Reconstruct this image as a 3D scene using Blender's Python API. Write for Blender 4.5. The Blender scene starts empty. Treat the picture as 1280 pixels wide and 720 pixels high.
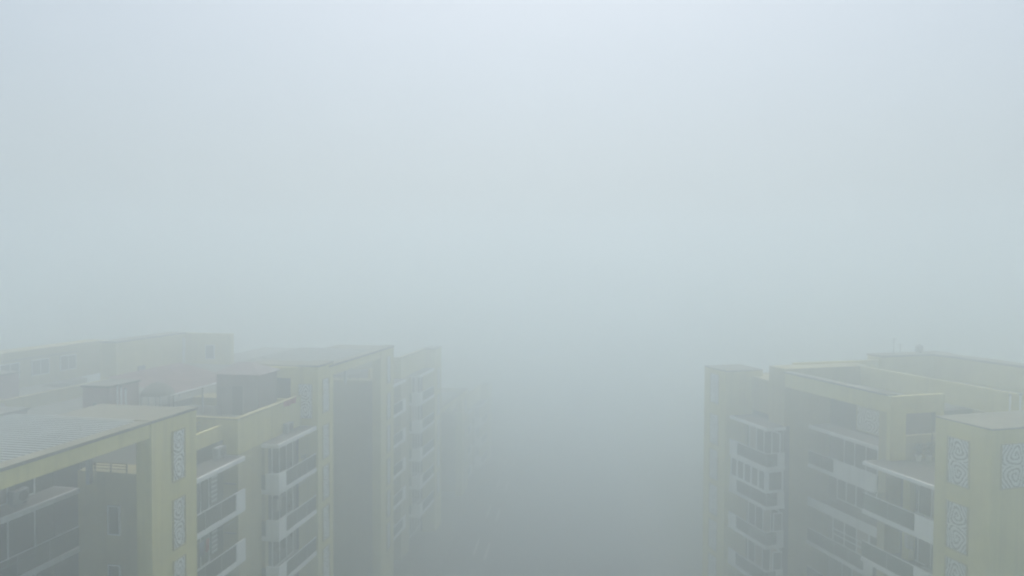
import bpy, bmesh, math, random
from mathutils import Vector, Matrix
R = math.radians
C = bpy.context.scene.collection
S = bpy.context.scene
ZC = 30.0                                   # height of the drone above the ground, metres

# ---------------------------------------------------------------- camera
cam = bpy.data.cameras.new('camera'); co = bpy.data.objects.new('camera', cam); C.objects.link(co)
cam.sensor_width = 36.0; cam.lens = 36.0 * 850 / 1280
cam.clip_start = 0.1; cam.clip_end = 6000
co.location = (0, 0, ZC)
co.matrix_world = Matrix.Translation((0, 0, ZC)) @ Matrix.Rotation(R(90 - 1.48), 4, 'X') @ Matrix.Rotation(R(0.3), 4, 'Z')
S.camera = co

# ---------------------------------------------------------------- sky, sun, exposure
SUN_EL, SUN_AZ = 70, 4                      # high, dimmed by the fog, slightly right of straight ahead
w = bpy.data.worlds.new('World'); S.world = w; w.use_nodes = True
nt = w.node_tree; nt.nodes.clear()
sky = nt.nodes.new('ShaderNodeTexSky'); sky.sky_type = 'NISHITA'; sky.sun_disc = False
sky.sun_elevation = R(SUN_EL); sky.sun_rotation = R(SUN_AZ)
sky.air_density = 1.0; sky.dust_density = 6.0; sky.ozone_density = 1.0
hs = nt.nodes.new('ShaderNodeHueSaturation'); hs.inputs['Hue'].default_value = 0.478; hs.inputs['Saturation'].default_value = 0.85
bg = nt.nodes.new('ShaderNodeBackground'); bg.inputs[1].default_value = 0.10
ou = nt.nodes.new('ShaderNodeOutputWorld')
nt.links.new(sky.outputs[0], hs.inputs['Color']); nt.links.new(hs.outputs[0], bg.inputs[0]); nt.links.new(bg.outputs[0], ou.inputs[0])
sl = bpy.data.lights.new('sun', 'SUN'); sl.energy = 1.5; sl.angle = R(25); sl.color = (1.0, 0.995, 0.965)
so = bpy.data.objects.new('sun', sl); C.objects.link(so)
dirv = Vector((math.sin(R(SUN_AZ)) * math.cos(R(SUN_EL)), math.cos(R(SUN_AZ)) * math.cos(R(SUN_EL)), math.sin(R(SUN_EL))))
so.rotation_euler = dirv.to_track_quat('Z', 'Y').to_euler(); so.location = dirv * 200 + Vector((0, 0, ZC))
S.view_settings.view_transform = 'Standard'; S.view_settings.look = 'None'
S.view_settings.gamma = 1; S.view_settings.use_curve_mapping = False
S.view_settings.exposure = 0.49
cy = S.cycles
cy.max_bounces = 16; cy.volume_bounces = 10; cy.diffuse_bounces = 3; cy.glossy_bounces = 2
cy.transmission_bounces = 6; cy.transparent_max_bounces = 12
cy.use_denoising = True; cy.denoiser = 'OPENIMAGEDENOISE'
try: cy.denoising_input_passes = 'RGB_ALBEDO_NORMAL'; cy.denoising_prefilter = 'ACCURATE'
except Exception: pass
cy.filter_width = 2.1; cy.sample_clamp_indirect = 4.0; cy.caustics_reflective = False; cy.caustics_refractive = False
HAZE_DENSITY = 0.0288; HAZE_TOP = 10.0; HAZE_COL = (0.922, 0.974, 0.983, 1)

# ---------------------------------------------------------------- materials
def mat(name, col, rough=0.85, noise=0.12, scale=0.6, streak=0.0, metal=0.0, bump=0.0, spec=0.4):
    m = bpy.data.materials.new(name); m.use_nodes = True
    n = m.node_tree; b = n.nodes['Principled BSDF']
    b.inputs['Roughness'].default_value = rough; b.inputs['Metallic'].default_value = metal
    b.inputs['Specular IOR Level'].default_value = spec
    ge = n.nodes.new('ShaderNodeNewGeometry')
    t = n.nodes.new('ShaderNodeTexNoise'); t.inputs['Scale'].default_value = scale; t.inputs['Detail'].default_value = 7
    t.inputs['Roughness'].default_value = 0.65
    n.links.new(ge.outputs['Position'], t.inputs['Vector'])
    r = n.nodes.new('ShaderNodeMapRange'); r.inputs[1].default_value = 0.3; r.inputs[2].default_value = 0.7
    r.inputs[3].default_value = 1 - noise; r.inputs[4].default_value = 1 + noise
    n.links.new(t.outputs[0], r.inputs[0])
    fac = r.outputs[0]
    if streak:                                # rain streaks and soot running down the plaster
        mp = n.nodes.new('ShaderNodeMapping'); mp.inputs['Scale'].default_value = (2.6, 2.6, 0.11)
        t2 = n.nodes.new('ShaderNodeTexNoise'); t2.inputs['Scale'].default_value = 1.0; t2.inputs['Detail'].default_value = 5
        r2 = n.nodes.new('ShaderNodeMapRange'); r2.inputs[1].default_value = 0.48; r2.inputs[2].default_value = 1.0
        r2.inputs[3].default_value = 1.0; r2.inputs[4].default_value = 1 - streak
        n.links.new(ge.outputs['Position'], mp.inputs[0]); n.links.new(mp.outputs[0], t2.inputs['Vector'])
        n.links.new(t2.outputs[0], r2.inputs[0])
        mm = n.nodes.new('ShaderNodeMath'); mm.operation = 'MULTIPLY'
        n.links.new(fac, mm.inputs[0]); n.links.new(r2.outputs[0], mm.inputs[1]); fac = mm.outputs[0]
    mx = n.nodes.new('ShaderNodeVectorMath'); mx.operation = 'SCALE'; mx.inputs[0].default_value = col
    n.links.new(fac, mx.inputs['Scale']); n.links.new(mx.outputs[0], b.inputs['Base Color'])
    if bump:
        bp = n.nodes.new('ShaderNodeBump'); bp.inputs['Strength'].default_value = bump; bp.inputs['Distance'].default_value = 0.02
        t3 = n.nodes.new('ShaderNodeTexNoise'); t3.inputs['Scale'].default_value = 18; t3.inputs['Detail'].default_value = 4
        n.links.new(ge.outputs['Position'], t3.inputs['Vector']); n.links.new(t3.outputs[0], bp.inputs['Height'])
        n.links.new(bp.outputs[0], b.inputs['Normal'])
    return m
M = {
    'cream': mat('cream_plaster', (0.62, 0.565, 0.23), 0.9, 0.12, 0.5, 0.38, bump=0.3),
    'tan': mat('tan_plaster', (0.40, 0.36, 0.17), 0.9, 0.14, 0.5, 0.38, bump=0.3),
    'white': mat('white_painted_concrete', (0.84, 0.86, 0.85), 0.8, 0.08, 0.9, 0.35),
    'cap': mat('toplight_darkened_coping', (0.21, 0.205, 0.15), 0.95, 0.2, 0.5, 0.2),  # weathered concrete, coloured darker to hold down bright light on the tops
    'deck': mat('roof_screed', (0.16, 0.165, 0.14), 0.95, 0.25, 0.35, bump=0.5),
    'slabtop': mat('balcony_tile', (0.11, 0.105, 0.095), 0.8, 0.2, 1.5),
    'inner': mat('shade_darkened_plaster', (0.065, 0.068, 0.052), 0.9, 0.15, 0.7, 0.2),  # recess shade put into the colour, far darker than the outer plaster
    'frame': mat('white_window_frame', (0.76, 0.80, 0.81), 0.5, 0.05, 2),
    'dark': mat('dark_metal', (0.07, 0.065, 0.07), 0.5, 0.1, 3),
    'grey': mat('grey_metal', (0.30, 0.32, 0.33), 0.5, 0.12, 3, metal=0.3),
    'sheet': mat('pale_corrugated_sheet', (0.34, 0.37, 0.35), 0.6, 0.15, 0.8, 0.2),
    'pink': mat('faded_red_sheet', (0.34, 0.25, 0.24), 0.8, 0.15, 0.8, 0.2),
    'mauve': mat('mauve_brick_plaster', (0.25, 0.215, 0.21), 0.9, 0.15, 0.8, 0.2),
    'reliefhi': mat('relief_ridge_plaster', (0.76, 0.78, 0.74), 0.85, 0.08, 2),
    'relieflo': mat('relief_groove_plaster', (0.25, 0.26, 0.21), 0.9, 0.1, 2),
    'pot': mat('clay_pot', (0.35, 0.17, 0.10), 0.9, 0.1, 5),
    'leaf': mat('dark_leaf', (0.05, 0.085, 0.04), 0.7, 0.35, 6),
    'red': mat('faded_red_cloth', (0.45, 0.10, 0.09), 0.9, 0.15, 5),
    'blue': mat('blue_cloth', (0.16, 0.22, 0.36), 0.9, 0.15, 5),
    'pale': mat('pale_cloth', (0.62, 0.60, 0.56), 0.9, 0.15, 5),
    'curtain': mat('beige_curtain', (0.36, 0.32, 0.26), 0.95, 0.2, 3),
    'asphalt': mat('asphalt', (0.045, 0.045, 0.048), 0.9, 0.2, 0.4, bump=0.5),
    'soil': mat('bare_ground', (0.05, 0.055, 0.04), 0.95, 0.35, 0.12, bump=0.5),
    'paving': mat('paving', (0.085, 0.085, 0.08), 0.9, 0.2, 0.6),
    'paint': mat('road_paint', (0.42, 0.42, 0.40), 0.7, 0.1, 2),
    'pane': mat('dark_window_pane', (0.035, 0.055, 0.055), 0.12, 0.3, 0.8, spec=0.6),
}
def mk_glass():
    m = bpy.data.materials.new('green_tinted_glass'); m.use_nodes = True
    n = m.node_tree; n.nodes.clear()
    o = n.nodes.new('ShaderNodeOutputMaterial'); t = n.nodes.new('ShaderNodeBsdfTransparent'); t.inputs[0].default_value = (0.42, 0.60, 0.55, 1)
    g = n.nodes.new('ShaderNodeBsdfGlossy'); g.inputs['Roughness'].default_value = 0.12; g.inputs[0].default_value = (0.8, 0.95, 0.9, 1)
    f = n.nodes.new('ShaderNodeLayerWeight'); f.inputs[0].default_value = 0.25
    x = n.nodes.new('ShaderNodeMixShader')
    n.links.new(f.outputs['Fresnel'], x.inputs[0]); n.links.new(t.outputs[0], x.inputs[1]); n.links.new(g.outputs[0], x.inputs[2]); n.links.new(x.outputs[0], o.inputs[0])
    return m
M['glass'] = mk_glass()

# ---------------------------------------------------------------- mesh helpers
CACHE = {}
def box_mesh(boxes, key, name, m, bevel=0.0):
    if key in CACHE: return CACHE[key]
    bm = bmesh.new()
    for (a, b) in boxes:
        x0, y0, z0 = a; x1, y1, z1 = b
        vs = [bm.verts.new(p) for p in ((x0,y0,z0),(x1,y0,z0),(x1,y1,z0),(x0,y1,z0),(x0,y0,z1),(x1,y0,z1),(x1,y1,z1),(x0,y1,z1))]
        for q in ((3,2,1,0),(4,5,6,7),(0,1,5,4),(1,2,6,5),(2,3,7,6),(3,0,4,7)): bm.faces.new([vs[i] for i in q])
    if bevel: bmesh.ops.bevel(bm, geom=bm.edges[:], offset=bevel, segments=1, affect='EDGES')
    me = bpy.data.meshes.new(name); bm.to_mesh(me); bm.free(); me.materials.append(M[m]); CACHE[key] = me
    return me
def link(name, me, parent=None, loc=(0, 0, 0), rot=0.0):
    o = bpy.data.objects.new(name, me); C.objects.link(o); o.location = loc; o.rotation_euler = (0, 0, rot)
    if parent: o.parent = parent
    return o
def tag(o, label=None, cat=None, group=None, kind=None):
    if label: o['label'] = label
    if cat: o['category'] = cat
    if group: o['group'] = group
    if kind: o['kind'] = kind
    return o

class Frame:
    """street frame of a building: u along the facade away from the drone, b away from the street, h below the drone"""
    def __init__(s, side):
        s.s = side; s.th = R(15.8) if side > 0 else R(-10.0)
        s.d = Vector((-math.sin(s.th), math.cos(s.th))); s.n = Vector((math.cos(s.th), math.sin(s.th))) * side
    def W(s, u, b, h=None):
        p = s.d * u + s.n * b
        return Vector((p.x, p.y, 0 if h is None else ZC + h))
FR, FL = Frame(1), Frame(-1)

class Building:
    def __init__(s, frame, u0, b0, name, label, cat='building', group=None):
        s.f = frame; s.u0 = u0; s.b0 = b0
        s.root = tag(link(name, None, None, frame.W(u0, b0), frame.th), label, cat, group)
    def P(s, u, b, h): return Vector((s.f.s * (b - s.b0), u - s.u0, ZC + h))
    def box(s, name, u0, u1, b0, b1, h0, h1, m, parent=None, bevel=0.0):
        cx = s.P((u0+u1)/2, (b0+b1)/2, min(h0, h1))
        dx, dy, dz = abs(b1-b0)/2, abs(u1-u0)/2, abs(h1-h0)
        key = ('b', round(dx,3), round(dy,3), round(dz,3), m, bevel)
        me = box_mesh([((-dx,-dy,0),(dx,dy,dz))], key, name, m, bevel)
        par = parent or s.root
        loc = cx if parent is None else cx - s.abs(parent)
        return link(name, me, par, loc)
    def abs(s, o):
        v = Vector(o.location)
        while o.parent and o.parent != s.root: o = o.parent; v += Vector(o.location)
        return v
    def window(s, plane, at, a0, a1, h0, h1, nx=2, ny=1, name='window', fw=0.06, parent=None, rows=None, panes=None, split=True):
        """frame with mullions, one pane per opening; plane 'b' faces the street at b=at, plane 'u' faces the drone at u=at"""
        Wd = a1 - a0; H = h1 - h0; key = ('w', plane, s.f.s, round(Wd,2), round(H,2), nx, ny, fw, rows)
        ys = [0] + [r * H for r in (rows or [(k+1)/ny for k in range(ny-1)])] + [H]
        xs = [k * Wd / nx for k in range(nx+1)]
        bs = []
        T = 0.05
        def bb(x0, x1, z0, z1, t0, t1):
            x0 -= Wd/2; x1 -= Wd/2
            if plane == 'b': return ((t0, x0, z0), (t1, x1, z1)) if s.f.s > 0 else ((-t1, x0, z0), (-t0, x1, z1))
            return ((x0, t0, z0), (x1, t1, z1))
        if key not in CACHE:
            for i, x in enumerate(xs):
                c = min(max(x, fw/2), Wd - fw/2); bs.append(bb(c-fw/2, c+fw/2, 0, H, -T, T))
            for j, z in enumerate(ys):
                c = min(max(z, fw/2), H - fw/2)
                for i in range(nx):
                    l = max(xs[i] + fw/2, fw); r = min(xs[i+1] - fw/2, Wd - fw); bs.append(bb(l, r, c-fw/2, c+fw/2, -T+0.006, T-0.006))
        me = box_mesh(bs, key, 'window_frame', 'frame')
        mid = (a0+a1)/2
        p = s.P(mid, at, h0) if plane == 'b' else s.P(at, mid, h0)
        par = parent or s.root
        o = link(name, me, par, p - (s.abs(parent) if parent else Vector((0,0,0))))
        rnd = random.Random(hash((round(a0,2), round(h0,2), round(at,2))) & 0xffff)
        for i in range(nx):
            for j in range(len(ys)-1):
                l, r = xs[i] + fw/2, xs[i+1] - fw/2; z0, z1 = ys[j] + fw/2, ys[j+1] - fw/2
                mt = 'curtain' if rnd.random() < 0.16 else 'pane'
                k2 = ('p', plane, round(r-l,2), round(z1-z0,2), mt)
                dx = (r-l)/2
                a, b = ((-0.012, -dx, 0), (0.012, dx, z1-z0)) if plane == 'b' else ((-dx, -0.012, 0), (dx, 0.012, z1-z0))
                pm = box_mesh([(a, b)], k2, 'pane', mt)
                c = (l+r)/2 - Wd/2
                if plane == 'b': link('pane', pm, o, (0, c, z0))
                else: link('pane', pm, o, (c * 1, 0, z0))
        return o

# carved scroll relief: a height field of nested swirling ridges
def relief_mesh(Wd, H, plane, side):
    key = ('relief', round(Wd,2), round(H,2), plane, side)
    if key in CACHE: return CACHE[key]
    nx, nz = int(Wd / 0.034), int(H / 0.034)
    bm = bmesh.new(); lay = {}
    def hgt(x, z):
        ca = (0.50*Wd, 0.74*H); cb = (0.48*Wd, 0.27*H)
        sx = 1.15 / (Wd / 1.2) ** 0.5
        da = math.hypot((x-ca[0]) * sx, (z-ca[1])*0.80); ta = math.atan2(z-ca[1], x-ca[0])
        db = math.hypot((x-cb[0]) * sx, (z-cb[1])*0.80); tb = math.atan2(z-cb[1], x-cb[0])
        da *= 1 + 0.16*math.sin(3*ta+0.6); db *= 1 + 0.16*math.sin(3*tb+2.4)
        sh = 0.16 * math.sin((z/H - 0.5) * math.pi * 2) * (x/Wd - 0.5)
        ph = (ta + 31*(da+sh)) if da < db else (-tb + 31*(db-sh) + math.pi)
        return math.sin(ph)
    def P(x, z, y):
        x -= Wd/2
        if plane == 'b': return (-side * y, x, z)
        return (x, -y, z)
    V = []
    for j in range(nz+1):
        row = []
        for i in range(nx+1):
            x, z = i*Wd/nx, j*H/nz; e = i in (0, nx) or j in (0, nz)
            v = hgt(x, z); y = 0.0 if e else (0.05 if v > -0.25 else 0.012)
            row.append((bm.verts.new(P(x, z, y)), v))
        V.append(row)
    for j in range(nz):
        for i in range(nx):
            q = [V[j][i], V[j][i+1], V[j+1][i+1], V[j+1][i]]
            f = bm.faces.new([a[0] for a in q]); f.material_index = 0 if sum(a[1] for a in q)/4 > -0.25 else 1
    bmesh.ops.recalc_face_normals(bm, faces=bm.faces[:])
    me = bpy.data.meshes.new('scroll_relief'); bm.to_mesh(me); bm.free()
    me.materials.append(M['reliefhi']); me.materials.append(M['relieflo']); CACHE[key] = me
    return me
def relief(B, plane, at, a0, a1, h0, h1):
    me = relief_mesh(a1-a0, h1-h0, plane, B.f.s); mid = (a0+a1)/2
    p = B.P(mid, at, h0) if plane == 'b' else B.P(at, mid, h0)
    o = link('scroll_relief', me, B.root, p)
    # thin raised border
    Wd, H, t = a1-a0, h1-h0, 0.05
    key = ('rb', plane, B.f.s, round(Wd,2), round(H,2)); bs = []
    def bb(x0, x1, z0, z1):
        x0 -= Wd/2; x1 -= Wd/2
        if plane == 'b':
            return ((-0.07, x0, z0), (0.0, x1, z1)) if B.f.s > 0 else ((0.0, x0, z0), (0.07, x1, z1))
        return ((x0, -0.07, z0), (x1, 0.0, z1))
    bs = [bb(-t, 0, -t, H+t), bb(Wd, Wd+t, -t, H+t), bb(0, Wd, -t, 0), bb(0, Wd, H, H+t)]
    link('relief_border', box_mesh(bs, key, 'relief_border', 'tan'), o, (0, 0, 0))
    return o

def bay(B, u0, u1, bf, bb, h, solid=(), glazed=True, fascia=0.25, endbox=True, rail=True, panes=4, door=(0.35, 0.35), doorh=2.25, near_side=True, far_side=False, window_top=False):
    """one balcony: slab, solid white parapet pieces, glass balustrade with top rail, sliding door on the back wall"""
    sl = B.box('balcony_slab', u0, u1, bf, bb, h - fascia, h, 'white')
    B.box('floor_tiling', u0+0.08, u1-0.08, bf+0.12, bb-0.01, h, h+0.012, 'slabtop', sl)
    if rail:
        segs = []; cur = u0
        for (a, c, hh) in sorted(solid):
            B.box('solid_parapet', a, c, bf+0.003, bf+0.12, h, h+hh, 'white', sl)
            if a > cur + 0.1: segs.append((cur, a))
            cur = c
        if cur < u1 - 0.1: segs.append((cur, u1))
        for (a, c) in segs:
            n = max(1, round((c-a)/1.6)); L = (c-a)/n
            for k in range(n):
                B.box('glass_panel', a+k*L+0.03, a+(k+1)*L-0.03, bf+0.05, bf+0.062, h+0.06, h+0.98, 'glass', sl)
                B.box('baluster_post', a+k*L-0.02 if k else a, a+k*L+0.02 if k else a+0.04, bf+0.035, bf+0.075, h, h+1.02, 'grey', sl)
            B.box('handrail', a, c, bf+0.03, bf+0.085, h+1.02, h+1.06, 'frame', sl)
        if near_side:
            B.box('glass_panel', u0+0.05, u0+0.062, bf+0.15, bb-0.65, h+0.06, h+0.98, 'glass', sl)
            B.box('handrail', u0+0.03, u0+0.085, bf+0.13, bb-0.62, h+1.02, h+1.06, 'frame', sl)
            B.box('solid_parapet', u0+0.003, u0+0.12, bb-0.6, bb-0.05, h, h+1.05, 'white', sl)
    if glazed:
        B.window('b', bb-0.06, u0+door[0], u1-door[1], h+0.02, h+doorh, panes, 1, 'sliding_door', 0.07)
    return sl

# ================================================================ the setting: ground, road, pavements
def sheet(name, pts, z, m, kind='structure', thick=0.0):
    bm = bmesh.new(); vs = [bm.verts.new((x, y, z)) for x, y in pts]; f = bm.faces.new(vs)
    if thick:
        r = bmesh.ops.extrude_face_region(bm, geom=[f]); bmesh.ops.translate(bm, vec=(0, 0, -thick), verts=[v for v in r['geom'] if isinstance(v, bmesh.types.BMVert)])
    bmesh.ops.recalc_face_normals(bm, faces=bm.faces[:])
    if not thick and bm.faces[0:] and bm.faces[:][0].normal.z < 0: bmesh.ops.reverse_faces(bm, faces=bm.faces[:])
    me = bpy.data.meshes.new(name); bm.to_mesh(me); bm.free(); me.materials.append(M[m])
    return tag(link(name, me), kind=kind)
sheet('ground', [(-640,-640),(640,-640),(640,640),(-640,640)], 0.0, 'soil')
def strip(name, x0, x1, y0, y1, z, m, kind='structure', thick=0.0):
    th = R(-5); c, s_ = math.cos(th), math.sin(th)
    return sheet(name, [(x*c - y*s_, x*s_ + y*c) for x, y in ((x0,y0),(x1,y0),(x1,y1),(x0,y1))], z, m, kind, thick)
strip('road', -13.0, 7.0, -300, 600, 0.004, 'asphalt')
strip('pavement', -16, -13.15, -300, 600, 0.14, 'paving', thick=0.14)
strip('pavement', 7.15, 11.0, -300, 600, 0.14, 'paving', thick=0.14)
strip('kerb', -13.149, -13.0, -300, 600, 0.15, 'paving', thick=0.15)
strip('kerb', 7.0, 7.149, -300, 600, 0.15, 'paving', thick=0.15)
for k in range(-3, 30):
    y = 59.2 + (k - 5) * 11.0
    strip('road_marking', -10.2, -9.95, y, y + 4.4, 0.008, 'paint')
    strip('road_marking', -8.9, -8.65, y - 1.0, y + 3.4, 0.008, 'paint')

# ================================================================ right building
B = Building(FR, 38.7, 32.0, 'apartment_building', 'cream apartment block with carved end walls on the right of the foggy gap')
BR = B
LV = [-11.8 - 3*k for k in range(6)]; G = -ZC
# end fins
B.box('end_wall', 25.7, 28.9, 32.0, 41.0, G, -7.8, 'cream')
B.box('coping', 25.68, 28.92, 31.98, 41.0, -7.8, -7.73, 'cap', bevel=0.01)
B.box('end_wall', 48.6, 51.8, 32.0, 35.5, G, -8.2, 'cream')
B.box('coping', 48.58, 51.82, 31.98, 35.52, -8.2, -8.12, 'cap', bevel=0.01)
for k in range(6):
    relief(B, 'b', 31.998, 26.9, 28.1, (-11.05, -14.5)[min(k,1)] - 3*max(0,k-1), (-8.65, -12.05)[min(k,1)] - 3*max(0,k-1))
    relief(B, 'b', 31.998, 49.6, 50.8, (-11.05, -14.5)[min(k,1)] - 3*max(0,k-1), (-8.65, -12.05)[min(k,1)] - 3*max(0,k-1))
relief(B, 'u', 25.698, 32.6, 34.5, -10.75, -8.55)
# back walls of bays, party walls
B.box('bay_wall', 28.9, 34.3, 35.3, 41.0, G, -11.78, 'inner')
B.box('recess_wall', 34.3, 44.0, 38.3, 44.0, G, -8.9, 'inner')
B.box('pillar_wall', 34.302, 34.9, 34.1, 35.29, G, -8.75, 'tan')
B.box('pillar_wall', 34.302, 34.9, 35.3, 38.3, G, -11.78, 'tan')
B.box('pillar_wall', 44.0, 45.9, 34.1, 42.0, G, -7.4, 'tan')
B.box('bay_wall', 45.9, 48.6, 34.6, 42.0, G, -11.4, 'inner')
B.box('terrace_room', 45.9, 50.0, 34.5, 42.0, -11.4, -8.7, 'tan')
B.box('parapet', 45.8, 46.1, 36.4, 44.6, -8.69, -7.25, 'cream')
B.box('roof_deck', 46.1, 51.8, 36.2, 44.6, G, -8.95, 'deck')
# terrace wall above the near bay with its big opening
B.box('terrace_parapet', 34.0, 34.298, 35.3, 38.2, -11.75, -10.25, 'tan')
B.box('terrace_opening', 34.9, 35.0, 35.3, 38.28, -11.7, -8.76, 'mauve')
B.box('terrace_lintel', 34.0, 34.298, 34.1, 38.3, -8.84, -7.72, 'cream')
B.box('terrace_jamb', 34.0, 34.298, 34.1, 35.298, -11.75, -8.842, 'cream')
B.box('terrace_jamb', 34.0, 34.298, 37.95, 38.3, -10.248, -8.842, 'cream')
rl = B.box('terrace_railing', 33.85, 33.89, 36.2, 38.2, -10.12, -10.07, 'dark')
for z in (-10.5, -10.75, -11.0): B.box('rail', 33.85, 33.89, 37.2, 38.2, z, z+0.04, 'dark', rl)
for v in (37.2, 38.0): B.box('post', 33.84, 33.88, v, v+0.05, -11.7, -10.12, 'dark', rl)
# beam
B.box('roof_beam', 34.3, 44.0, 34.1, 34.7, -8.75, -7.7, 'cream')
B.box('roof_beam_coping', 34.2, 44.0, 34.02, 34.78, -7.7, -7.6, 'cap')
B.box('roof_deck', 34.9, 44.0, 38.3, 50.0, -9.0, -8.88, 'deck')
B.box('roof_wall', 28.9, 34.3, 41.0, 50.0, G, -8.9, 'tan')
relief(B, 'b', 38.28, 39.0, 41.2, -11.6, -9.9)
# rooftop core, L shaped
B.box('stair_tower', 45.5, 47.0, 44.6, 52.0, G, -7.0, 'cream')
B.box('stair_tower_coping', 45.42, 47.05, 44.52, 52.0, -7.0, -6.86, 'cap')
B.box('stair_tower', 22.0, 45.5, 50.1, 51.6, G, -7.02, 'cream')
B.box('stair_tower_coping', 22.0, 45.42, 50.02, 51.65, -7.02, -6.87, 'cap')
B.box('parapet', 24.0, 45.79, 41.05, 41.3, -8.88, -7.4, 'cream')
B.window('b', 50.06, 33.2, 34.6, -9.6, -8.3, 2, 1)
B.window('u', 45.46, 46.2, 47.0, -9.9, -8.4, 1, 1)
# near bay
for k, h in enumerate(LV):
    if k == 0:
        sl = bay(B, 29.2, 34.5, 32.5, 35.3, h+0.05, glazed=False, rail=False, fascia=0.22)
    else:
        bay(B, 29.2, 34.5, 32.5, 35.3, h+0.05, solid=[(29.25, 30.6, 1.05)], panes=4, door=(0.9, 0.7), near_side=False)
    if k < 6:
        B.box('bay_pier', 33.1, 33.6, 34.75, 35.298, h-2.9, h-0.2, 'cream')
# main recess balconies
for k, h in enumerate(LV):
    if k == 0:
        bay(B, 35.0, 44.0, 36.3, 38.3, h, glazed=False, rail=False)
    elif k == 1:
        bay(B, 36.4, 44.0, 36.3, 38.3, h, solid=[(37.3, 41.3, 1.05)], panes=5, door=(0.6, 1.6), near_side=False)
    elif k == 2:
        fb = B.box('balcony_slab', 36.6, 44.0, 36.3, 38.3, h-0.22, h+0.02, 'white')
        B.box('solid_parapet', 36.6, 44.0, 36.297, 36.45, h-0.23, h+0.42, 'white', fb); B.box('floor_tiling', 36.65, 43.95, 36.46, 38.29, h+0.02, h+0.035, 'slabtop', fb)
        B.window('b', 38.2, 38.2, 43.0, h+0.43, h+2.5, 5, 1, 'sliding_door', 0.07)
        B.window('b', 36.9, 38.4, 41.9, h-2.7, h-0.23, 3, 3, 'window', 0.07, rows=(0.40, 0.56))
        B.box('enclosure_wall', 38.4, 41.9, 36.96, 38.3, h-3.0, h-0.225, 'inner')
    else:
        bay(B, 36.6, 44.0, 36.3, 38.3, h, solid=[(37.5, 38.3, 1.05)], panes=5, door=(0.6, 1.6), near_side=False)
        if k in (4,):
            B.window('b', 36.9, 38.4, 41.9, h-2.74, h-0.26, 3, 3, 'window', 0.07, rows=(0.40, 0.56))
            B.box('enclosure_wall', 38.4, 41.9, 36.96, 38.3, h-3.0+0.015, h-0.255, 'inner')
# left bay
for k, h in enumerate(LV):
    if k == 0:
        bay(B, 43.8, 48.6, 32.4, 34.1, h, glazed=False, rail=False)
    else:
        bay(B, 43.8, 48.6, 32.4, 34.1, h, solid=[(47.6, 48.6, 1.05)], glazed=False)
    # side wall and windows behind
    if k < 6:
        B.window('b', 34.02, 44.3, 48.2, h-2.95, h-0.6, 4, 1, 'sliding_door', 0.07)
        B.window('u', 43.95, 34.1-0.9, 34.1-0.1, h-2.9, h-0.6, 1, 1, 'window', 0.05) if k in (2, 3) else None
    if k == 1:   # glazed-in balcony under this slab
        B.window('b', 32.5, 43.9, 48.5, h-1.95, h-0.26, 5, 1, 'window', 0.16)
        B.window('u', 43.9, 32.56, 34.0, h-1.95, h-0.26, 1, 1, 'window', 0.16)
B.box('bay_wall', 43.99, 48.6, 34.08, 34.6, G, -11.8, 'inner')

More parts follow.
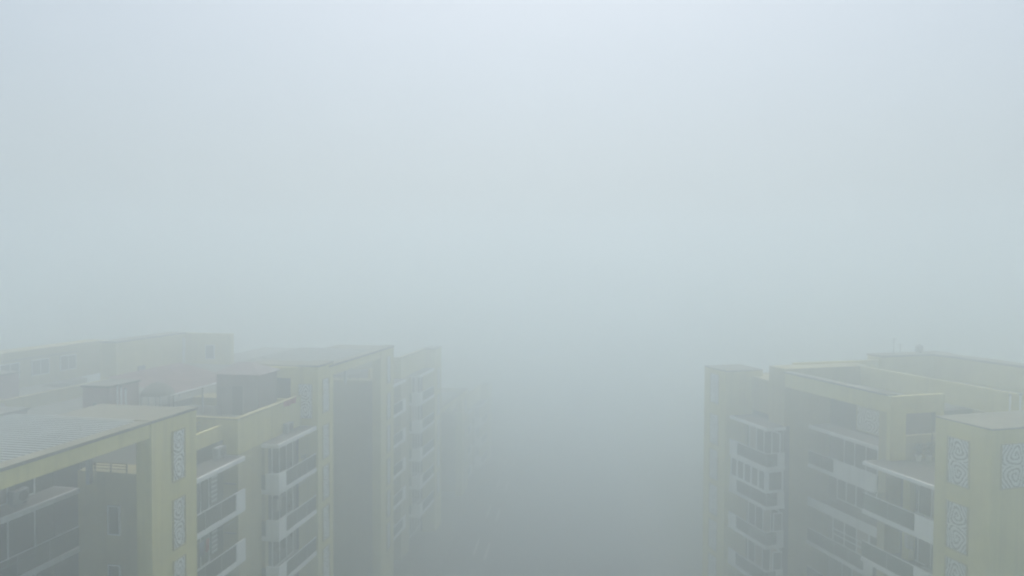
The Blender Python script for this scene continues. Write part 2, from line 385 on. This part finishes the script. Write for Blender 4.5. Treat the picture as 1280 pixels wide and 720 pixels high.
# ================================================================ left row of blocks
def left_block(du, label, group, full=True):
    B = Building(FL, 37 + du, 21.9, 'apartment_building', label, 'building', group)
    LV = [-11.15 - 3*k for k in range(6)]
    def X(name, u0, u1, *a, **k): return B.box(name, u0+du, u1+du, *a, **k)
    def win(pl, at, a0, a1, *a, **k):
        if pl == 'u': return B.window(pl, at+du, a0, a1, *a, **k)
        return B.window(pl, at, a0+du, a1+du, *a, **k)
    # fins
    X('end_wall', 28.0, 31.3, 21.9, 22.7, G, -7.2, 'cream')
    X('coping', 27.95, 31.35, 21.83, 22.78, -7.2, -7.05, 'cap', bevel=0.02)
    X('end_wall', 45.0, 47.5, 21.9, 23.4, G, -6.95 if full else -9.0, 'cream')
    X('coping', 44.95, 47.55, 21.83, 23.45, -6.95 if full else -9.0, -6.8 if full else -8.88, 'cap', bevel=0.02)
    for k in range(6):
        z = (-10.35, -13.7)[min(k,1)] - 3*max(0, k-1); t = (-7.95, -11.3)[min(k,1)] - 3*max(0, k-1)
        relief(B, 'b', 21.898, 29.45+du, 30.3+du, z, t)
        if full or k: relief(B, 'b', 21.898, 45.7+du, 46.7+du, z, t)
    # recess: side wall towards the drone, back wall, balconies, beam and slatted roof
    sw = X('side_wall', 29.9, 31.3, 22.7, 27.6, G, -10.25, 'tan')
    for k in range(6 if full else 0): win('u', 29.86, 25.15, 25.85, -13.4-3*k, -11.9-3*k, 1, 1)
    rl = X('roof_railing', 29.95, 29.99, 24.8, 27.55, -9.82, -9.78, 'dark')
    for z in (-9.95, -10.1): B.box('rail', 29.95+du, 29.99+du, 24.8, 27.55, z, z+0.035, 'dark', rl)
    for wv in (24.8, 25.7, 26.6, 27.5): B.box('post', 29.93+du, 29.98+du, wv, wv+0.05, -10.25, -9.78, 'dark', rl)
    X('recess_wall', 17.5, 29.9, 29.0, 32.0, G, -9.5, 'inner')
    X('roof_beam', 17.5, 27.88, 21.9, 22.4, -7.85, -7.2, 'cream')
    X('roof_beam_coping', 17.5, 27.87, 21.83, 22.48, -7.2, -7.06, 'cap')
    rs = X('roof_sheet', 17.6, 28.3, 22.6, 29.6, -7.25, -7.2, 'sheet')
    n = 34
    for k in range(n):
        u = 17.7 + k*0.315
        B.box('roof_slat', u+du, u+0.13+du, 22.55, 29.7, -7.2, -7.10, 'sheet', rs)
    for wv in (25.2, 28.9): X('pergola_post', 28.0, 28.2, wv, wv+0.2, -10.25, -7.25, 'grey')
    for k, h in enumerate(LV):
        bay(B, 17.5+du, 29.9+du, 27.5, 29.0, h, solid=[(21.0+du, 24.6+du, 1.05)] if k else (), rail=k > 0, panes=7, door=(0.6, 1.2), near_side=False)
    # bay two
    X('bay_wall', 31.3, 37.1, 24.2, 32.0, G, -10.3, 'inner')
    X('terrace_parapet', 31.3, 37.1, 24.2, 24.42, -10.3, -9.4, 'cream')
    X('side_wall', 37.1, 37.35, 23.2, 28.5, -11.149, -9.05, 'cream')
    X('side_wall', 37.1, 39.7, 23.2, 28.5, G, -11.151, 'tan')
    X('side_wall_coping', 37.05, 37.4, 23.15, 28.5, -9.05, -8.97, 'tan')
    for k, h in enumerate(LV):
        if k == 0: bay(B, 31.6+du, 36.9+du, 22.6, 24.2, h, glazed=False, rail=False)
        else:
            bay(B, 31.6+du, 36.9+du, 22.6, 24.2, h, solid=[(36.0+du, 36.9+du, 1.05)], glazed=False)
        if k < 6: win('b', 24.14, 32.3, 35.6, h-2.95, h-0.6, 4, 1, 'sliding_door', 0.07)
        sh = X('louvre_shutter', 35.75, 36.35, 24.1, 24.17, h-2.6, h-0.8, 'grey')
        for q in range(6): B.box('louvre', 35.78+du, 36.32+du, 24.06, 24.1, h-2.5+q*0.28, h-2.42+q*0.28, 'frame', sh)
        if k: X('handrail', 37.02, 37.08, 23.3, 24.1, h+1.2, h+1.26, 'dark')
    # bay three
    X('bay_wall', 39.7, 45.0, 23.6, 32.0, G, -11.16, 'inner')
    X('terrace_wall', 37.35, 45.0, 23.2, 23.45, -11.149, -9.05, 'cream')
    X('terrace_coping', 37.35, 45.0, 23.13, 23.5, -9.05, -8.96, 'tan')
    X('terrace_deck', 37.35, 45.0, 23.45, 32.0, -11.149, -10.0, 'deck')
    for k, h in enumerate(LV):
        if k == 0: bay(B, 39.7+du, 45.0+du, 22.0, 23.6, h, glazed=False, rail=False)
        else:
            sl = bay(B, 39.7+du, 45.0+du, 22.0, 23.6, h, solid=[(39.72+du, 40.7+du, 1.1)], glazed=False, near_side=False)
            B.box('solid_parapet', 39.7+du, 39.82+du, 22.12, 22.9, h, h+1.1, 'white', sl)
            B.box('glass_panel', 39.74+du, 39.752+du, 22.95, 23.55, h+0.06, h+0.98, 'glass', sl)
        if k < 6: win('b', 23.54, 40.6, 44.4, h-2.95, h-0.6, 4, 1, 'sliding_door', 0.07)
        if k: X('inner_pier', 39.95, 40.35, 23.1, 23.598, h, h+2.75, 'tan')
    # terrace end wall with square opening, towards the drone
    if not full:
        X('bay_wall', 45.0, 47.5, 23.4, 32.0, G, -11.01, 'inner')
        X('roof_deck', 17.5, 47.0, 32.0, 44.0, G, -9.52, 'deck')
        X('roof_slab', 28.0, 31.3, 22.785, 27.4, -7.3, -7.12, 'cap')
        return B
    X('terrace_end_wall', 45.0, 45.3, 23.4, 24.0, -11.0, -7.0, 'cream')
    X('terrace_end_wall', 45.0, 45.3, 25.6, 27.0, -11.0, -7.0, 'cream')
    X('terrace_lintel', 45.0, 45.3, 24.0, 25.6, -7.8, -7.0, 'cream')
    X('terrace_sill', 45.0, 45.3, 24.0, 25.6, -11.0, -9.3, 'cream')
    X('opening_back', 47.0, 47.1, 23.41, 27.0, -11.0, -7.3, 'inner')
    relief(B, 'u', 44.998, 22.35, 23.35, -10.6, -8.2)
    X('roof_slab', 45.3, 47.5, 23.4, 27.6, -7.15, -6.9, 'cap')
    X('bay_wall', 45.0, 47.5, 23.4, 32.0, G, -11.01, 'inner')
    # far wall under the next beam (closes the next recess)
    X('roof_wall', 45.3, 47.5, 27.6, 32.0, -11.0, -9.5, 'tan')
    X('roof_slab', 28.0, 31.3, 22.785, 27.4, -7.3, -7.12, 'cap')
    X('roof_deck', 17.5, 47.0, 32.0, 46.9, G, -9.52, 'deck')
    X('parapet', 30.3, 47.0, 40.0, 40.25, -9.52, -8.6, 'tan')
    X('parapet', 17.5, 30.0, 32.0, 32.25, -9.52, -8.9, 'cream')
    # rooftop towers
    X('stair_tower', 40.0, 55.7, 48.0, 50.0, -9.6, -6.65, 'tan')
    X('stair_tower', 52.2, 61.6, 44.2, 45.8, G, -6.5, 'cream')
    X('stair_tower_coping', 52.2-0.04, 61.6, 44.12, 45.8, -6.5, -6.36, 'cap')
    for a in (44.6, 47.4, 50.2): win('b', 47.94, a, a+1.7, -8.8, -7.5, 2, 1)
    X('string_course', 40.0, 52.1, 47.9, 47.995, -7.35, -7.25, 'cap')
    X('roof_deck', 40.0, 52.1, 47.0, 49.9, G, -9.6, 'deck')
    return B
lb = left_block(0, 'nearest left apartment block, with a slatted roof and cluttered terrace', 'row of blocks on the left')
B = lb
B.box('stair_tower', 61.6, 62.2, 39.3, 45.9, G, -6.46, 'cream')
B.window('u', 61.55, 41.0, 42.0, -9.0, -7.6, 1, 1)
B.box('vent_pipe', 60.9, 61.1, 43.9, 44.1, -9.4, -6.9, 'white')
# a dark doorway low on the tower
B.box('tower_door', 54.8, 55.7, 44.10, 44.19, -10.2, -8.9, 'dark')
left_block(29.3, 'second block of the left row, its pale edge walls half lost in the fog', 'row of blocks on the left', False)
low = left_block(58.6, 'lower block at the end of the left row, barely a shadow in the fog', 'row of blocks on the left', False)
low.root.location.z = -9.0

# ================================================================ things on roofs and balconies
def thing(name, label, cat, F, u, b, h, group=None, rot=0.0):
    return tag(link(name, None, None, F.W(u, b, h), F.th + rot), label, cat, group)
def pbox(name, root, x0, x1, y0, y1, z0, z1, m, bevel=0.0, parent=None):
    me = box_mesh([((x0,y0,z0),(x1,y1,z1))], ('t', x0,x1,y0,y1,z0,z1,m,bevel), name, m, bevel)
    return link(name, me, parent or root)
def lathe(prof, seg, name, m, key=None):
    bm = bmesh.new(); rings = []
    for r, z in prof: rings.append([bm.verts.new((r*math.cos(2*math.pi*i/seg), r*math.sin(2*math.pi*i/seg), z)) for i in range(seg)])
    for a, b in zip(rings, rings[1:]):
        for i in range(seg): bm.faces.new((a[i], a[(i+1)%seg], b[(i+1)%seg], b[i]))
    bm.faces.new(rings[-1]); bm.faces.new(rings[0][::-1])
    me = bpy.data.meshes.new(name); bm.to_mesh(me); bm.free(); me.materials.append(M[m])
    return me
# split air conditioners
def aircon(F, u, b, h, label):
    t = thing('air_conditioner', label, 'air conditioner', F, u, b, h, 'outdoor air conditioner units', 0)
    pbox('casing', t, -0.17, 0.17, -0.42, 0.42, 0.1, 0.72, 'grey', 0.02)
    s = -F.s * 0  # both faces carry the same grille so either side reads
    sd = -F.s
    fan = link('fan_grille', lathe([(0.24,0),(0.24,0.03),(0.16,0.035)], 16, 'fan_grille', 'dark'), t, (sd*0.172 if sd < 0 else 0.172, 0.1, 0.42)); fan.rotation_euler = (0, R(90)*(1 if sd > 0 else -1), 0)
    fan.location.x = 0.172 if F.s < 0 else -0.172; fan.rotation_euler = (0, R(90) if F.s < 0 else R(-90), 0)
    for y in (-0.32, 0.28): pbox('foot', t, -0.15, 0.15, y, y+0.05, 0.0, 0.1, 'grey')
    return t
aircon(FL, 27.2, 28.3, -11.13, 'white air conditioner under the slatted roof beam, the one nearer the side wall')
aircon(FL, 25.4, 28.3, -11.13, 'white air conditioner under the slatted roof beam, the one nearer the left edge')
aircon(FL, 36.0, 23.7, -11.13, 'pale air conditioner on the flat canopy right of the nearest carved wall')
# potted plants
def plant(F, u, b, h, H, label, seed, pot='pot'):
    rnd = random.Random(seed)
    t = thing('potted_plant', label, 'plant', F, u, b, h)
    link('pot', lathe([(0.13,0),(0.19,0.3),(0.2,0.32),(0.17,0.32)], 12, 'pot', pot), t)
    bm = bmesh.new()
    for i in range(220):
        a = rnd.uniform(0, 2*math.pi); rr = abs(rnd.gauss(0, 0.22)) * (0.5 + H*0.6); z = 0.35 + rnd.random()**0.8 * (H-0.35)
        rr *= math.sin(min(1, (z-0.2)/(H-0.1)) * 2.6) + 0.25
        p = Vector((rr*math.cos(a), rr*math.sin(a), z)); L = rnd.uniform(0.08, 0.18)
        q = Matrix.Rotation(rnd.uniform(0, 6.28), 3, 'Z') @ Matrix.Rotation(rnd.uniform(-0.9, 0.9), 3, 'X')
        vs = [bm.verts.new(p + q @ Vector(c)) for c in ((0,0,0),(L*0.3,L*0.5,0.02),(0,L,0),(-L*0.3,L*0.5,0.02))]
        bm.faces.new(vs)
    me = bpy.data.meshes.new('foliage'); bm.to_mesh(me); bm.free(); me.materials.append(M['leaf']); link('foliage', me, t)
    bm = bmesh.new()
    for k in range(3):
        a = k*2.1; bmesh.ops.create_cone(bm, cap_ends=True, segments=5, radius1=0.02, radius2=0.008, depth=H*0.7, matrix=Matrix.Translation((0.04*math.cos(a), 0.04*math.sin(a), 0.3+H*0.3)) @ Matrix.Rotation(0.15, 4, Vector((math.cos(a), math.sin(a), 0))))
    me = bpy.data.meshes.new('stem'); bm.to_mesh(me); bm.free(); me.materials.append(M['mauve']); link('stem', me, t)
    return t
plant(FL, 35.6, 25.2, -10.3, 1.45, 'dark bushy plant in a pot behind the low parapet right of the nearest carved wall', 1)
plant(FL, 36.3, 25.8, -10.3, 0.9, 'smaller potted plant beside the dark bushy one on the left terrace', 2)
plant(FR, 33.6, 35.9, -11.74, 1.05, 'potted plant at the left end on the right building\'s terrace ledge', 3, 'white')
plant(FR, 33.5, 36.6, -11.74, 1.1, 'potted plant in the middle on the right building\'s terrace ledge', 4, 'white')
plant(FR, 33.4, 37.3, -11.74, 0.9, 'low spreading potted plant nearest the carved end wall on the right terrace ledge', 5, 'white')
# more lived-in balconies
aircon(FL, 42.6, 22.9, -11.13, 'grey air conditioner on the canopy over the corner balconies with white corner parapets')
aircon(FL, 33.0, 23.7, -14.13, 'air conditioner behind the balcony glass, two floors below the left terrace parapet')
aircon(FL, 40.2, 22.9, -17.13, 'air conditioner in the corner balcony two floors under the grey canopy unit')
aircon(FR, 42.6, 37.4, -14.75, 'air conditioner left of the long white parapet on the right building')
aircon(FR, 30.6, 33.7, -17.7, 'air conditioner on the lower near balcony beside the carved end wall')
aircon(FR, 35.4, 37.4, -11.76, 'air conditioner on the recessed canopy behind the pier of the right building')
plant(FR, 45.2, 32.9, -17.78, 1.1, 'leafy plant on the rounded corner balcony at the left of the right building', 7)
plant(FR, 33.6, 33.0, -14.7, 1.2, 'leafy plant on the right building\'s near balcony, at its far end', 8)
plant(FL, 44.2, 22.5, -14.13, 1.1, 'leafy plant on the balcony against the tall pale strip of the left block', 9)
# clutter on the left roof
for i, (u, b, lab) in enumerate(((39.0, 34.0, 'black water tank nearest the pinkish roof cabin'), (41.0, 35.0, 'black water tank in the middle of the left roof behind the cabin'), (43.4, 36.2, 'black water tank farthest back on the left roof'), (34.0, 37.0, 'black water tank at the far left behind the slatted roof'))):
    t = thing('water_tank', lab, 'water tank', FL, u, b, -9.52, 'water tanks on the left roof')
    link('tank_body', lathe([(0.55,0.35),(0.58,0.4),(0.58,0.8),(0.55,0.84),(0.58,0.88),(0.58,1.25),(0.5,1.42),(0.22,1.52),(0.22,1.58)], 20, 'tank_body', 'dark'), t)
    for x in (-0.45, 0.37):
        for y in (-0.45, 0.37): pbox('foot', t, x, x+0.08, y, y+0.08, 0, 0.36, 'grey')
    link('pipe', lathe([(0.03,0),(0.03,0.5)], 6, 'pipe', 'frame'), t, (0.62, 0, 0))
for i, (u, b, w_, l_, h_, m_, lab) in enumerate(((31.5, 36.0, 1.6, 2.2, 1.3, 'mauve', 'low mauve plant room at the left, behind the slatted roof'),
      (38.5, 44.0, 1.4, 2.6, 2.1, 'pink', 'faded pinkish plant room in front of the long pale stair tower'), (30.6, 33.6, 0.9, 1.3, 0.9, 'tan', 'small tan hatch box nearest the slatted roof'))):
    t = thing('plant_room', lab, 'shed', FL, u, b, -9.52)
    pbox('wall', t, -w_, w_, -l_, l_, 0, h_, m_); pbox('roof', t, -w_-0.1, w_+0.1, -l_-0.1, l_+0.1, h_, h_+0.12, 'deck'); pbox('door', t, -w_*0.3, w_*0.3, -l_-0.04, -l_, 0, h_*0.8, 'dark')
for i, (F, u, b, h, H_, lab) in enumerate(((FL, 37.6, 24.6, -9.05, 1.9, 'thin television aerial near the corner of the left terrace'), (FR, 45.9, 46.2, -6.86, 1.4, 'thin aerial at the left end of the right stair tower'), (FR, 45.9, 46.9, -6.86, 0.9, 'shorter aerial beside the thin one on the right stair tower'))):
    t = thing('aerial', lab, 'aerial', F, u, b, h)
    link('mast', lathe([(0.02,0),(0.02,H_)], 6, 'mast', 'dark'), t)
    for k in range(4): pbox('rod', t, -0.3+0.04*k, 0.3-0.04*k, -0.01+0.0*k, 0.01, H_-0.1-0.1*k, H_-0.08-0.1*k, 'dark')
# rooftop cabin
t = thing('roof_cabin', 'small pinkish cabin with flat roof standing behind the slatted roof on the left', 'shed', FL, 36.2, 31.0, -9.52)
pbox('wall', t, -0.9, 0.9, -1.2, 1.2, 0, 2.5, 'pink'); pbox('roof', t, -1.0, 1.0, -1.3, 1.3, 2.5, 2.62, 'deck'); pbox('vent', t, -0.2, 0.05, -1.25, -1.2, 1.3, 1.6, 'dark')
for i, (wv, z) in enumerate(((29.75, -6.9), (29.5, -7.0), (29.2, -7.1))):
    t = thing('standpipe', ('tall standpipe touching the pinkish roof cabin', 'middle standpipe of the three beside the roof cabin', 'shortest standpipe of the three beside the roof cabin')[i], 'pipe', FL, 35.2, wv, -10.3, 'standpipes')
    link('pipe', lathe([(0.05,0),(0.05,-z+0*0 if False else 10.3+z)], 8, 'pipe', 'frame'), t); link('cap', lathe([(0.07,10.3+z),(0.07,10.38+z)], 8, 'cap', 'grey'), t)
# gazebo
t = thing('gazebo', 'little domed gazebo on four posts on the left roof terrace', 'gazebo', FL, 38.2, 29.4, -10.0)
for x in (-0.65, 0.65):
    for y in (-0.65, 0.65): pbox('post', t, x-0.04, x+0.04, y-0.04, y+0.04, 0, 2.1, 'grey')
link('dome', lathe([(1.0,2.1),(0.92,2.3),(0.7,2.55),(0.4,2.75),(0.06,2.86)], 16, 'dome', 'deck'), t); pbox('ring_beam', t, -0.72, 0.72, -0.72, 0.72, 2.02, 2.1, 'grey')
# lean-to
t = thing('lean_to', 'sloping faded red sheet lean-to with a white lower edge on the left roof', 'shelter', FL, 42.0, 31.0, -10.0)
bm = bmesh.new(); N = 60
for i in range(N+1):
    y = -3.6 + 7.2*i/N; dz = 0.03*math.sin(i*math.pi/1.5)
    bm.verts.new((2.2, y, 2.0+dz)); bm.verts.new((-2.2, y, 3.0+dz))
bm.verts.ensure_lookup_table()
for i in range(N): bm.faces.new((bm.verts[2*i], bm.verts[2*i+2], bm.verts[2*i+3], bm.verts[2*i+1]))
bmesh.ops.solidify(bm, geom=bm.faces[:], thickness=0.02)
me = bpy.data.meshes.new('roof_sheet'); bm.to_mesh(me); bm.free(); me.materials.append(M['pink']); link('roof_sheet', me, t)
pbox('gutter', t, 2.2, 2.3, -3.6, 3.6, 1.92, 2.0, 'white')
for y in (-3.4, 0, 3.3):
    pbox('post', t, 2.05, 2.13, y, y+0.08, 0, 1.98, 'grey'); pbox('post', t, -2.13, -2.05, y, y+0.08, 0, 2.9, 'grey')
# hip roofed hut
t = thing('roof_hut', 'mauve hut with low pitched roof in the middle of the left roof terrace', 'hut', FL, 43.6, 26.5, -10.0)
pbox('wall', t, -1.6, 1.5, -1.2, 1.3, 0, 2.8, 'mauve')
bm = bmesh.new(); vs = [bm.verts.new(p) for p in ((-1.85,-1.4,2.8),(1.75,-1.4,2.8),(1.75,1.5,2.8),(-1.85,1.5,2.8),(-0.6,0,3.5),(0.3,0,3.5))]
for q in ((0,1,5,4),(1,2,5),(2,3,4,5),(3,0,4),(3,2,1,0)): bm.faces.new([vs[i] for i in q])
me = bpy.data.meshes.new('roof'); bm.to_mesh(me); bm.free(); me.materials.append(M['mauve']); link('roof', me, t)
pbox('door', t, -0.4, 0.4, -1.24, -1.2, 0, 2.0, 'dark')
# cloths
def cloth(name, label, F, u, b, h, wd, dp, m, seed, along='u'):
    rnd = random.Random(seed); bm = bmesh.new(); nx, nz = 14, 6; V = []
    for j in range(nz+1):
        V.append([bm.verts.new((0.05*math.sin(i*1.1+seed)*(j/nz)+0.02, -wd/2+wd*i/nx, -dp*j/nz + 0.03*math.sin(i*0.7+seed)*(j/nz))) for i in range(nx+1)])
    for j in range(nz):
        for i in range(nx): bm.faces.new((V[j][i], V[j][i+1], V[j+1][i+1], V[j+1][i]))
    bmesh.ops.solidify(bm, geom=bm.faces[:], thickness=0.01)
    me = bpy.data.meshes.new(name); bm.to_mesh(me); bm.free(); me.materials.append(M[m])
    return tag(link(name, me, None, F.W(u, b, h), F.th + (0 if along == 'u' else R(90))), label, 'cloth')
cloth('blanket', 'faded red blanket hung over the terrace parapet on the left', FL, 43.2, 23.1, -8.93, 1.8, 0.4, 'red', 1)
cloth('hanging_clothes', 'reddish garment drying on the second balcony right of the nearest carved wall', FL, 34.2, 23.3, -15.1, 0.35, 0.7, 'red', 2)
cloth('hanging_clothes', 'blue garment drying beside the reddish one on the left balcony', FL, 33.7, 23.3, -15.1, 0.45, 0.75, 'blue', 3)
cloth('hanging_clothes', 'pale towel drying on the balcony below the left canopy with white corner parapet', FL, 41.2, 22.8, -15.1, 0.6, 0.8, 'pale', 4)
cloth('hanging_clothes', 'pale cloth drying on the right building\'s near balcony behind the glass', FR, 32.0, 33.6, -15.6, 0.7, 0.8, 'pale', 5)
# washing line poles for the cloths
for F, u0, u1, b, h, lab in ((FL, 31.8, 36.8, 23.32, -15.08, 'thin washing line across the left balcony with red and blue garments'),
                             (FL, 39.9, 44.9, 22.82, -15.08, 'thin washing line across the left corner balcony with a pale towel'),
                             (FR, 29.3, 34.4, 33.6, -15.58, 'thin washing line across the right building\'s near balcony')):
    L = u1-u0; me = box_mesh([((-0.012,-L/2,-0.012),(0.012,L/2,0.012))], ('wl', L), 'washing_line', 'grey')
    tag(link('washing_line', me, None, F.W((u0+u1)/2, b, h), F.th), lab, 'washing line')
# tank and pipes on the right roof
t = thing('water_tank', 'small domed water tank on top of the tall block at the right', 'water tank', FR, 46.2, 49.2, -6.86)
link('tank_body', lathe([(0.30,0.12),(0.31,0.5),(0.28,0.62),(0.16,0.72),(0.09,0.74),(0.09,0.78)], 18, 'tank_body', 'grey'), t)
for a in range(3): pbox('foot', t, 0.2*math.cos(a*2.09)-0.04, 0.2*math.cos(a*2.09)+0.04, 0.2*math.sin(a*2.09)-0.04, 0.2*math.sin(a*2.09)+0.04, 0, 0.12, 'dark')
for i, (uu, vv) in enumerate(((30.2, 38.9), (30.2, 39.7), (30.2, 40.2))):
    t = thing('standpipe', ('leftmost pale standpipe behind the right carved end wall', 'middle pale standpipe behind the right carved end wall', 'rightmost pale standpipe behind the right carved end wall')[i], 'pipe', FR, uu, vv, -11.78, 'standpipes')
    link('pipe', lathe([(0.05,0),(0.05,4.6)], 8, 'pipe', 'frame'), t); link('cap', lathe([(0.07,4.6),(0.07,4.7)], 8, 'cap', 'grey'), t)

# ================================================================ the fog
bm = bmesh.new(); bmesh.ops.create_cube(bm, size=1.0)
me = bpy.data.meshes.new('haze'); bm.to_mesh(me); bm.free()
hz = bpy.data.objects.new('haze', me); C.objects.link(hz)
hz.scale = (1300, 1300, ZC + HAZE_TOP + 1.0); hz.location = (0, 0, (ZC + HAZE_TOP - 1.0) / 2)
hm = bpy.data.materials.new('haze'); hm.use_nodes = True; n = hm.node_tree; n.nodes.clear()
o = n.nodes.new('ShaderNodeOutputMaterial'); v = n.nodes.new('ShaderNodeVolumePrincipled')
v.inputs['Color'].default_value = HAZE_COL; v.inputs['Density'].default_value = HAZE_DENSITY; v.inputs['Anisotropy'].default_value = 0.76
n.links.new(v.outputs[0], o.inputs['Volume']); me.materials.append(hm); hz['kind'] = 'stuff'
